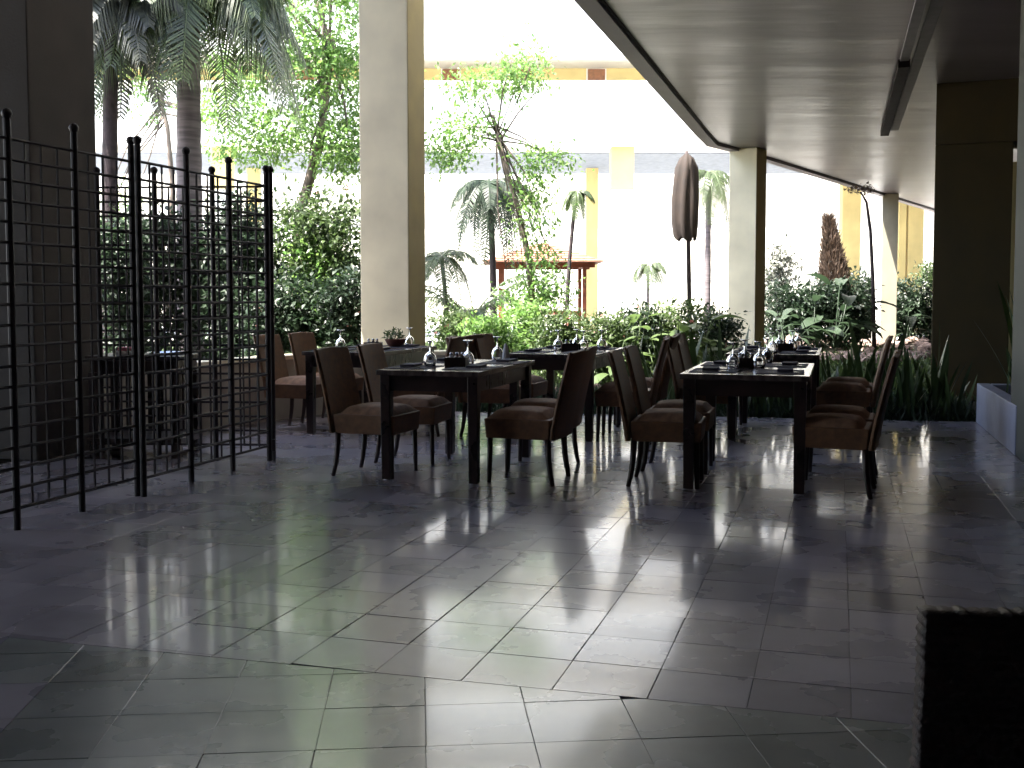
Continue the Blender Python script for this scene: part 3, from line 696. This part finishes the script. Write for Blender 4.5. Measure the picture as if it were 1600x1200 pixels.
Y = 26.0; gx0 = D(783, 500, Y).x; gx1 = D(913, 500, Y).x
t = empty('pavilion', (gx0, Y, -.1), 0, 'small garden pavilion with red timber posts and tiled roof', 'pavilion'); W_ = gx1-gx0
zt = D(800, 418, Y).z+.1
for x, y_ in ((0, 0), (W_, 0), (0, 1.8), (W_, 1.8)):
    MB().box((x, y_, zt/2), (.13 if x == 0 else .09, .11, zt)).build('post', 'red_timber', t, bevel=.008)
for a_, b_ in (((W_/2, 0), (W_+.5, .10)), ((W_/2, 1.8), (W_+.5, .10))): MB().box((a_[0], a_[1], zt+.06), (b_[0], b_[1], .12)).build('beam', 'red_timber', t, bevel=.006)
for x in (0, W_): MB().box((x, .9, zt+.055), (.09, 1.68, .10)).build('side_beam', 'red_timber', t)
for x in (W_/2,):
    MB().box((x, -.005, .95), (W_-.13, .05, .07)).build('rail', 'red_timber', t)
    MB().box((x, 1.8, .95), (W_-.13, .05, .07)).build('rail', 'red_timber', t)
ap = (W_/2, .9, zt+.62); e = .42; zz_ = zt+.125
cr_ = [(-e, -e, zz_), (W_+e, -e, zz_), (W_+e, 1.8+e, zz_), (-e, 1.8+e, zz_)]
rf = MB().add(cr_+[ap], [(0, 1, 4), (1, 2, 4), (2, 3, 4), (3, 0, 4), (0, 3, 2, 1)]).build('roof', 'roof_tile', t)
for k_ in range(8):                                   # courses of tiles on the near and right slopes
    f0 = k_/8; f1 = (k_+1)/8-.01
    for a_, b_ in ((0, 1), (1, 2), (3, 0)):
        A0 = Vector(cr_[a_]).lerp(Vector(ap), f0); B0 = Vector(cr_[b_]).lerp(Vector(ap), f0); A1 = Vector(cr_[a_]).lerp(Vector(ap), f1); B1 = Vector(cr_[b_]).lerp(Vector(ap), f1)
        u_ = Vector((0, 0, .03)); MB().add([A0+u_*1.3, B0+u_*1.3, B1+u_*.4, A1+u_*.4, A0, B0], [(0, 1, 2, 3), (4, 5, 1, 0)]).build('tile_course', 'roof_tile', rf)

# ------------------------------------------------------------------ hotel behind the garden
HF = 36.4
ht = empty('hotel_building', (0, HF, 0), 0, 'white hotel with long balconies, yellow columns and brown doors across the garden', 'building')
hp = lambda mb, n_, m_, par=ht, bv=0: mb.build(n_, m_, par, bevel=bv)
levels = [6.27, 9.22, 12.17, 15.12, 18.07]  # upper storeys, out of view, added to keep blue sky out of floor reflections
for i, z in enumerate(levels):
    hp(MB().box((0, .12, z+1.0), (64, .24, 2.0)), 'balcony_parapet', 'white_paint')
    hp(MB().box((0, 4.2, z+.18), (64, 7.9, .36)), 'floor_slab', 'white_paint')
    hp(MB().box((0, -.04, z+2.03), (64.1, .36, .08)), 'handrail', 'white_paint')
    hp(MB().box((0, 2.2, z+.36+1.29), (64, .2, 2.58)), 'gallery_wall', 'yellow_paint')
    base = -26
    for px in list(range(-560, 1700, 112)):
        xx = (px+34-800)/F_PX*(HF+2.1)
        if i == 1: xx -= .1
        dr = hp(MB().box((xx, 2.04, z+.36+1.28), (.60, .09, 2.52)), 'door', 'brown_door', bv=.01)
        hp(MB().box((xx, 2.075, z+.36+1.285), (.70, .05, 2.56)), 'door_frame', 'white_paint', dr)
        wn_ = hp(MB().box((xx+1.05, 2.06, z+1.75), (.6, .06, .8)), 'window', 'white_paint')
        hp(MB().box((xx+1.05, 2.02, z+1.75), (.5, .03, .7)), 'pane', 'window_glass', wn_)
hp(MB().box((0, 5.0, levels[0]-.02), (63.6, 6.2, .036)), 'soffit_shade_panel', 'soffit_shade')  # thin added panel whose colour stands for shade under the slab
hp(MB().box((0, 3.9, 21.2), (64.6, 8.6, .4)), 'roof', 'white_paint')
for px, wpx in ((352, 26), (970, 34), (60, 28)):  # sun below slab painted in: white lower shaft, yellow only on the shaded top
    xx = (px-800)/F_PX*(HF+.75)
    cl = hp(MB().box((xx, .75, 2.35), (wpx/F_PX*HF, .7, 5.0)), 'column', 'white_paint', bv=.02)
    hp(MB().box((xx, .75, 5.555), (wpx/F_PX*HF+.03, .73, 1.41)), 'shaded_top', 'yellow_paint', cl)
for px, w__ in ((924, .46), (400, .46), (1325, .72), (1404, .3), (1425, .6), (1520, .5)):
    xx = (px-800)/F_PX*(HF+6.4); hp(MB().box((xx, 6.4, 3.05), (w__, .46, 6.42)), 'column', 'yellow_paint', bv=.02)
fw = empty('added_far_wing', (0, 62, 0), 0, 'white far wing added behind the hotel to show bright through its open ground floor', 'building')  # wing added so the gaps under the hotel wash out to white
MB().box((0, 1, 6), (110, 2, 12.4)).build('wall', 'white_paint', fw)
for i in range(4):
    MB().box((0, -.5, 1.6+i*3), (110, 1.0, .9)).build('balcony', 'white_paint', fw)
    for k_ in range(-9, 10): w2 = MB().box((k_*3.9+.4, -.02, 3.0+i*3), (1.1, .06, 1.3)).build('whitened_window', 'white_paint', fw)  # windows coloured like the wall so they vanish in the glare

# ------------------------------------------------------------------ iron trellis
PH = 2.17
post_me = MB().tube([(0, 0, 0), (0, 0, PH)], .0195, 10).mesh('post', 'iron', smooth=False)
fin_me = MB().lathe([(0, 0), (.012, .002), (.022, .012), (.0285, .030), (.022, .048), (.010, .056), (0, .058)], 14).mesh('finial', 'iron', smooth=True)
rail_cache = {}
def cyl_mesh(name, L_, r_, axis):
    k_ = (name, round(L_, 3), axis)
    if k_ not in rail_cache: rail_cache[k_] = MB().tube([(0, 0, 0), (L_, 0, 0) if axis == 'x' else (0, 0, L_)], r_, 6).mesh(name, 'iron')
    return rail_cache[k_]
def trellis(pa, pb, label, nb=3, first=True, last=True):
    d = pb-pa; L_ = d.length; rz = math.atan2(d.y, d.x); t = empty('trellis_panel', (pa.x, pa.y, 0), rz, label, 'trellis', 'iron trellis panels')
    bw = L_/nb
    for i in range(nb+1):
        po = link('post', post_me, t, (bw*i, 0, 0)); link('finial', fin_me, po, (0, 0, PH-.004))
    z0 = .115; sp = .1085
    for k_ in range(19): link('rail', cyl_mesh('rail', L_, .0092, 'x'), t, (0, 0, z0+sp*k_))
    for i in range(nb):
        for k_ in range(1, 4): link('bar', cyl_mesh('bar', sp*18, .0078, 'z'), t, (bw*(i+k_/4), .009, z0))
    return t
pA, pC = G(27, 828), G(215, 775); d1 = (pC-pA)/2
trellis(pA-d1, pC, 'nearest iron trellis panel at the left edge, in front of the pillar')
trellis(G(225, 776), G(421, 720), 'middle iron trellis panel ending at the free standing end post')
pF = G(421, 720); pG = G(331, 720)
trellis(pF+Vector((.02, .05, 0)), pF+(pG-pF)*3+Vector((.0, .12, 0)), 'rear iron trellis panel folded back towards the pillar')
cs = empty('floor_bolt', (pF.x+.035, pF.y-.01, 0), 0, 'small iron latch hanging at the foot of the end post', 'latch')
MB().box((0, 0, .12), (.03, .03, .09)).build('latch_body', 'iron', cs, bevel=.006); MB().tube([(0, 0, .07), (0, 0, .0)], .006, 6).build('latch_pin', 'iron', cs)

# service table behind the trellis
st_ = empty('service_table', (D(232, 690, 8.6).x, 8.55, 0), -R(3), 'dark wooden service table with lower shelf behind the trellis', 'table')
MB().box((0, 0, .77), (.74, .5, .035)).build('tabletop', 'dark_wood', st_, bevel=.004)
MB().box((0, 0, .70), (.68, .44, .10)).build('apron', 'dark_wood', st_)
MB().box((0, 0, .13), (.74, .5, .05)).build('shelf', 'dark_wood', st_, bevel=.004)
for x in (-.32, .32):
    for y_ in (-.2, .2): MB().box((x, y_, .33), (.07, .07, .66)).build('leg', 'dark_wood', st_, bevel=.004)
for x in (-.22, -.12, -.04, .05, .14, .22): MB().box((x, .2, .405), (.035, .02, .49)).build('slat', 'dark_wood', st_)
sl = st_.location
nk = empty('napkin_stack', (sl.x-.12, sl.y, .788), .3, 'white and pink folded cloth lying on the service table', 'napkins')
MB().box((0, 0, .015), (.2, .16, .03)).build('white_cloth', 'cloth_white', nk, bevel=.008); MB().box((-.02, 0, .045), (.14, .12, .028)).build('pink_cloth', 'cloth_pink', nk, bevel=.01)
tr_ = empty('serving_tray', (sl.x+.17, sl.y, .788), .1, 'small steel tray on the right end of the service table', 'tray')
MB().lathe([(0, .003), (.12, .003), (.14, .02), (.145, .02), (.125, 0), (0, 0)], 24).build('tray_dish', 'steel', tr_, smooth=True)

# ------------------------------------------------------------------ tables and chairs
def make_table():
    t = empty('dining_table', (0, 0, 0))
    tag(t, 'x', 'table', 'dark wooden dining tables on the terrace')
    MB().box((0, 0, .7325), (.78, 1.38, .035)).build('tabletop', 'table_top', t, bevel=.003)
    for s in (-1, 1):
        MB().box((s*.335, 0, .662), (.025, 1.15, .105)).build('apron', 'dark_wood', t)
        MB().box((0, s*.635, .662), (.59, .025, .105)).build('apron', 'dark_wood', t)
    for sx in (-1, 1):
        for sy in (-1, 1):
            mb = MB(); a_, b_ = .037, .032
            vs = [(sx*.335+x*b_, sy*.625+y*b_, 0.004) for x, y in ((-1, -1), (1, -1), (1, 1), (-1, 1))]+[(sx*.335+x*a_, sy*.625+y*a_, .714) for x, y in ((-1, -1), (1, -1), (1, 1), (-1, 1))]
            lg = mb.add(vs, [(3, 2, 1, 0), (4, 5, 6, 7), (0, 1, 5, 4), (1, 2, 6, 5), (2, 3, 7, 6), (3, 0, 4, 7)]).build('leg', 'dark_wood', t, bevel=.003)
            MB().lathe([(0, 0), (.03, 0), (.03, .004), (0, .004)], 12, (sx*.335, sy*.625, 0)).build('foot_pad', 'steel', lg)
    return t
def make_chair():
    t = empty('dining_chair', (0, 0, 0)); tag(t, 'x', 'chair', 'woven dining chairs round the terrace tables')
    # woven seat box, slightly narrower below
    mb = MB(); 
    lo = [(-.215, -.215), (.225, -.205), (.225, .205), (-.215, .215)]; hi = [(-.225, -.225), (.235, -.215), (.235, .215), (-.225, .225)]
    vs = [(x, y, .30) for x, y in lo]+[(x, y, .432) for x, y in hi]
    mb.add(vs, [(3, 2, 1, 0), (4, 5, 6, 7), (0, 1, 5, 4), (1, 2, 6, 5), (2, 3, 7, 6), (3, 0, 4, 7)]).build('seat', 'wicker', t, bevel=.008)
    # cushion: soft top
    nx_, ny_ = 10, 10; vs = []; fs = []
    for j in range(ny_+1):
        for i in range(nx_+1):
            u_ = i/nx_*2-1; v_ = j/ny_*2-1; e_ = (1-abs(u_)**5)*(1-abs(v_)**5)
            vs.append((.012+.205*u_*(1-.02*abs(v_)), .205*v_, .434+.05*e_**.35+.012*(1-u_*u_)*(1-v_*v_)))
    fs = [(j*(nx_+1)+i, j*(nx_+1)+i+1, (j+1)*(nx_+1)+i+1, (j+1)*(nx_+1)+i) for j in range(ny_) for i in range(nx_)]
    MB().add(vs, fs).build('cushion', 'cushion', t, smooth=True)
    # leaning curved backrest
    mb = MB(); nz, nw = 9, 8; vs = []
    for side in (0, 1):
        for j in range(nz+1):
            for i in range(nw+1):
                s_ = j/nz; z = .30+.585*s_; u_ = i/nw*2-1
                x = -.222-.125*s_**1.25-.03*0-(.0 if side == 0 else .036)-.012*(1-u_*u_)
                if j == nz: z -= .010*u_*u_
                vs.append((x, u_*(.225-.006*s_), z))
    m_ = (nz+1)*(nw+1); q = lambda s_, j, i: s_*m_+j*(nw+1)+i; fs = []
    for j in range(nz):
        for i in range(nw):
            fs.append((q(0, j, i), q(0, j, i+1), q(0, j+1, i+1), q(0, j+1, i))); fs.append((q(1, j, i), q(1, j+1, i), q(1, j+1, i+1), q(1, j, i+1)))
    for j in range(nz): fs += [(q(0, j, 0), q(0, j+1, 0), q(1, j+1, 0), q(1, j, 0)), (q(0, j, nw), q(1, j, nw), q(1, j+1, nw), q(0, j+1, nw))]
    for i in range(nw): fs += [(q(0, nz, i), q(0, nz, i+1), q(1, nz, i+1), q(1, nz, i)), (q(0, 0, i), q(1, 0, i), q(1, 0, i+1), q(0, 0, i+1))]
    bk = mb.add(vs, fs).build('backrest', 'wicker', t, smooth=False, bevel=.006)
    for s in (-1, 1):            # edge binding
        MB().tube([(-.24-.125*(j/8)**1.25, s*(.226-.006*j/8), .31+.57*j/8) for j in range(9)], .009, 6).build('binding', 'wicker', bk, smooth=True)
    for sy in (-1, 1):
        MB().tube([(.200, sy*.185, .31), (.203, sy*.187, .15), (.207, sy*.189, 0)], [.020, .018, .015], 8).build('leg', 'leg_wood', t, smooth=True)
        MB().tube([(-.203, sy*.195, .31), (-.210, sy*.197, .17), (-.224, sy*.199, .07), (-.240, sy*.201, 0)], [.021, .020, .017, .015], 8).build('leg', 'leg_wood', t, smooth=True)
    return t
TB = {'T1': (Vector((-.37, 7.86, 0)), 'front left table'), 'T2': (Vector((1.655, 7.49, 0)), 'front right table'), 'T3': (Vector((2.42, 9.95, 0)), 'rear right table'),
      'T4': (Vector((-1.325, 10.35, 0)), 'rear left table'), 'T5': (Vector((.52, 9.98, 0)), 'rear middle table')}
TL = {'T1': 'dark wooden dining table in front at the left, set with upturned glasses', 'T2': 'dark wooden dining table in front at the right, shiny top with four glasses',
      'T3': 'dark wooden dining table behind the front right one, by the sword plants', 'T4': 'dark wooden dining table at the rear left by the low wall, with potted plant',
      'T5': 'dark wooden dining table at the rear middle, before the garden shrubs'}
WCR = {'T1': .93, 'T2': 1.03}
tp = make_table(); first = True; ch = make_chair(); fc = True
CH = {'T1': [(-.49, -.40), (-.47, .24), (.58, -.36), (.56, .25)], 'T2': [(-.50, -.44), (-.52, .18), (.56, -.47), (.58, .12)],
      'T3': [(-.56, -.36), (-.58, .30), (.60, -.30), (.62, .34)], 'T4': [(-.60, -.28), (-.58, .34), (.60, -.33), (.58, .30)], 'T5': [(-.60, -.36), (-.58, .28), (.60, -.34), (.57, .28)]}
AJ = {}
for k_, (c_, nm) in TB.items():
    if first: tp.location = c_; tp.rotation_euler = (0, 0, -TH); tp['label'] = TL[k_]; t = tp; first = False
    else: t = copy_tree(tp, c_, -TH, TL[k_])
    t.scale = (WCR.get(k_, 1), 1, 1)
    for i, (cx, cy) in enumerate(CH[k_]):
        p = c_+CRS*(cx+random.uniform(-.02, .02))+DIR*(cy+random.uniform(-.015, .015)); rz = -TH+(0 if cx < 0 else math.pi)+random.uniform(-.08, .08)
        lab = 'brown woven chair on the %s side of the %s, the %s one' % ('left' if cx < 0 else 'right', nm, 'nearer' if i % 2 == 0 else 'farther')
        if fc: ch.location = p; ch.rotation_euler = (0, 0, rz); ch['label'] = lab; fc = False
        else: copy_tree(ch, p, rz, lab)

# table settings
gl_me = MB().lathe([(0.0001, .184), (.034, .184), (.035, .181), (.020, .177), (.0055, .168), (.0048, .14), (.005, .112), (.014, .103), (.034, .086), (.0455, .056), (.0435, .025), (.038, .0),
                    (.0365, .0), (.042, .026), (.0435, .056), (.0325, .083), (.012, .098), (.0001, .100)], 24).mesh('glass_body', 'clear_glass', smooth=True)
mt_me = MB().box((0, 0, .002), (.30, .42, .004)).mesh('placemat', 'cloth_dark')
nap_me = MB().box((0, 0, .012), (.10, .20, .016)).mesh('napkin_fold', 'cloth_dark')
def place_mb():
    return None
fork_me = MB().box((0, 0, .0015), (.19, .012, .003)).box((.085, 0, .0055), (.05, .024, .003)).mesh('fork', 'steel')
knife_me = MB().box((0, 0, .0015), (.12, .013, .003)).box((.10, .002, .0015), (.09, .018, .003)).mesh('knife', 'steel')
bowl_me = MB().lathe([(0.0001, .004), (.045, 0), (.062, .012), (.075, .05), (.078, .062), (.071, .062), (.066, .045), (.04, .014), (.0001, .012)], 22).mesh('bowl', 'ceramic_dark', smooth=True)
SIDE = {0: 'nearer left', 1: 'farther left', 2: 'nearer right', 3: 'farther right'}
for k_, (c_, nm) in TB.items():
    put = lambda x, y, z=.7505: tuple(c_+CRS*x+DIR*y+Vector((0, 0, z)))
    for i, (sx, sy) in enumerate(((-1, -1), (-1, 1), (1, -1), (1, 1))):
        jx, jy = random.uniform(-.01, .01), random.uniform(-.02, .02)
        mt = tag(link('placemat', mt_me, None, put(sx*.215+jx, sy*.36+jy), (0, 0, -TH+random.uniform(-.04, .04))), 'dark placemat at the %s seat of the %s' % (SIDE[i], nm), 'placemat', 'placemats on the tables')
        tag(link('napkin', nap_me, None, put(sx*.24, sy*.36, .7548), (0, 0, -TH+random.uniform(-.1, .1))), 'folded dark napkin at the %s seat of the %s' % (SIDE[i], nm), 'napkin', 'napkins on the placemats')
        if k_ in ('T1', 'T2'):
            tag(link('fork', fork_me, None, put(sx*.22, sy*.36-.14*1, .7548), (0, 0, -TH)), 'steel fork at the %s seat of the %s' % (SIDE[i], nm), 'fork', 'forks on the placemats')
            tag(link('knife', knife_me, None, put(sx*.20, sy*.36+.14, .7548), (0, 0, -TH)), 'steel knife at the %s seat of the %s' % (SIDE[i], nm), 'knife', 'knives on the placemats')
GLS = {'T1': [(672, 573), (731, 572), (777, 563)], 'T2': [(1145, 577), (1163, 570), (1186, 575), (1200, 566)], 'T3': [(1207, 552), (1217, 546), (1238, 548), (1247, 543)],
       'T4': [(532, 546), (640, 541)], 'T5': [(872, 547), (901, 545), (912, 548), (940, 546)]}
ORD = ['leftmost', 'second from the left', 'third from the left', 'rightmost']
for k_, lst in GLS.items():
    c_, nm = TB[k_]
    for i, (px, py) in enumerate(lst):
        p = G(px, py, .751)
        lc = ((p-c_).dot(CRS), (p-c_).dot(DIR)); lx = max(-.32, min(.32, lc[0])); ly = max(-.6, min(.6, lc[1]))
        p = c_+CRS*lx+DIR*ly; p.z = .7512
        word = ORD[i] if i < len(lst)-1 else 'rightmost'
        tag(link('wine_glass', gl_me, None, p), 'upside down stemmed glass, %s on the %s' % (word, nm), 'glass', 'upturned glasses on the tables')
box_me = MB().box((0, 0, .04), (.14, .12, .08)).mesh('holder', 'ceramic_dark')
for k_, px, py in (('T1', 714, 573), ('T2', 1165, 574), ('T3', 1226, 548), ('T5', 892, 548), ('T4', 583, 546)):
    c_, nm = TB[k_]; p = G(px, py, .7506)
    t = empty('condiment_box', p, -TH+.1, 'dark square condiment box in the middle of the %s' % nm, 'condiment box', 'condiment boxes on the tables')
    for a_, b_ in (((0, .055), (.15, .008)), ((0, -.055), (.15, .008)), ((.071, 0), (.008, .10)), ((-.071, 0), (.008, .10))):
        MB().box((a_[0], a_[1], .034), (b_[0], b_[1], .068)).build('side_board', 'dark_wood', t)
    MB().box((0, 0, .004), (.13, .10, .006)).build('bottom_board', 'dark_wood', t)
    for j, (x, y_) in enumerate(((-.04, 0), (0, .01), (.04, -.01))):
        bt = empty('shaker', (p.x+x, p.y+y_, .7585), 0, 'small %s shaker in the condiment box of the %s' % (('white', 'dark', 'steel capped')[j], nm), 'shaker')
        MB().lathe([(0.0001, 0), (.015, 0), (.016, .06), (.010, .074), (.0001, .076)], 12).build('jar', ('cloth_white', 'ceramic_dark', 'clear_glass')[j], bt, smooth=True)
        MB().lathe([(.0001, .0765), (.0115, .0765), (.011, .092), (.0001, .094)], 12).build('cap', 'steel', bt, smooth=True)
# planted bowl on the rear left table
p = G(618, 542, .7506); t = empty('plant_bowl', p, 0, 'brown bowl with small green plant on the rear left table, before the column', 'plant bowl')
MB().lathe([(0.0001, 0), (.05, 0), (.08, .02), (.105, .07), (.108, .078), (.098, .078), (.09, .06), (.0001, .058)], 24).build('bowl', 'terracotta', t, smooth=True)
cc, (v, f) = cloud([((0, 0, .11), (.09, .08, .045))], 26, 9, .02, .035); link('foliage', np_mesh('foliage', v, f, 'leaf_mid'), t)
# two big white-ish napkin cones as in the photograph on the rear middle table's near corner
p = c_ = TB['T1'][0]+CRS*.18+DIR*.52; t = empty('napkin_cone', (p.x, p.y, .7505), 0, 'white folded napkin standing at the far end of the front left table', 'napkin')
MB().lathe([(.0001, .14), (.012, .125), (.026, .06), (.034, 0), (.028, 0), (.0001, .12)], 9).build('folded_cloth', 'cloth_white', t)

# ------------------------------------------------------------------ dark woven chair in the foreground
Yc = 1.10; pt = D(1451, 957, Yc); zt = pt.z
ch2 = empty('woven_armless_chair', (pt.x, Yc, 0), R(-4), 'very dark woven chair back in the lower right corner, close to the camera', 'chair')
_jr = random.Random(4); RJ = [_jr.uniform(.4, 1.25) for _ in range(200)]; nu, nv = 170, 150; Wd, Hd = .46, .52; vs = []; pit = .0115
for side in (0, 1):
    for j in range(nv+1):
        for i in range(nu+1):
            u_ = i/nu*Wd; z = zt-.002-Hd+Hd*j/nv
            row = math.floor(z/pit); amp = .0032*math.sin(math.pi*(z/pit % 1))*(.65+.35*math.sin(u_/pit*math.pi+math.pi*(row % 2)))
            x = u_; zz_ = z
            if i == 0: x -= .0028*abs(math.sin(z/pit*math.pi))*RJ[row % 200]
            if j == nv: zz_ += .0030*abs(math.sin(u_/(pit*1.35)*math.pi))*RJ[int(u_/(pit*1.35)) % 200]
            y_ = (-amp if side == 0 else .028+amp)-.05*((zt-z)/Hd)*0+.10*(z-zt)/Hd*-1*.0
            y_ += -.10*(z-zt)/Hd*1.0*(-1)*0
            vs.append((x, y_+(zt-z)*.10*-1*-1, zz_-u_*.02))
m_ = (nu+1)*(nv+1); q = lambda s_, j, i: s_*m_+j*(nu+1)+i; fs = []
for j in range(nv):
    for i in range(nu): fs.append((q(0, j, i), q(0, j, i+1), q(0, j+1, i+1), q(0, j+1, i))); fs.append((q(1, j, i), q(1, j+1, i), q(1, j+1, i+1), q(1, j, i+1)))
for j in range(nv): fs += [(q(0, j, 0), q(0, j+1, 0), q(1, j+1, 0), q(1, j, 0)), (q(0, j, nu), q(1, j, nu), q(1, j+1, nu), q(0, j+1, nu))]
for i in range(nu): fs += [(q(0, nv, i), q(0, nv, i+1), q(1, nv, i+1), q(1, nv, i)), (q(0, 0, i), q(1, 0, i), q(1, 0, i+1), q(0, 0, i+1))]
MB().add(vs, fs).build('backrest', 'wicker_dark', ch2, smooth=True)
MB().box((.23, .30, .39), (.46, .44, .13)).build('seat', 'wicker_dark', ch2, bevel=.01)
MB().box((.23, .31, .48), (.42, .40, .045)).build('cushion', 'cushion', ch2, bevel=.015)
for x in (.03, .43):
    MB().tube([(x, .11, .33), (x, .09, .15), (x, .05, 0)], [.02, .018, .015], 8).build('leg', 'leg_wood', ch2, smooth=True)
    MB().tube([(x, .49, .33), (x, .50, 0)], [.02, .015], 8).build('leg', 'leg_wood', ch2, smooth=True)
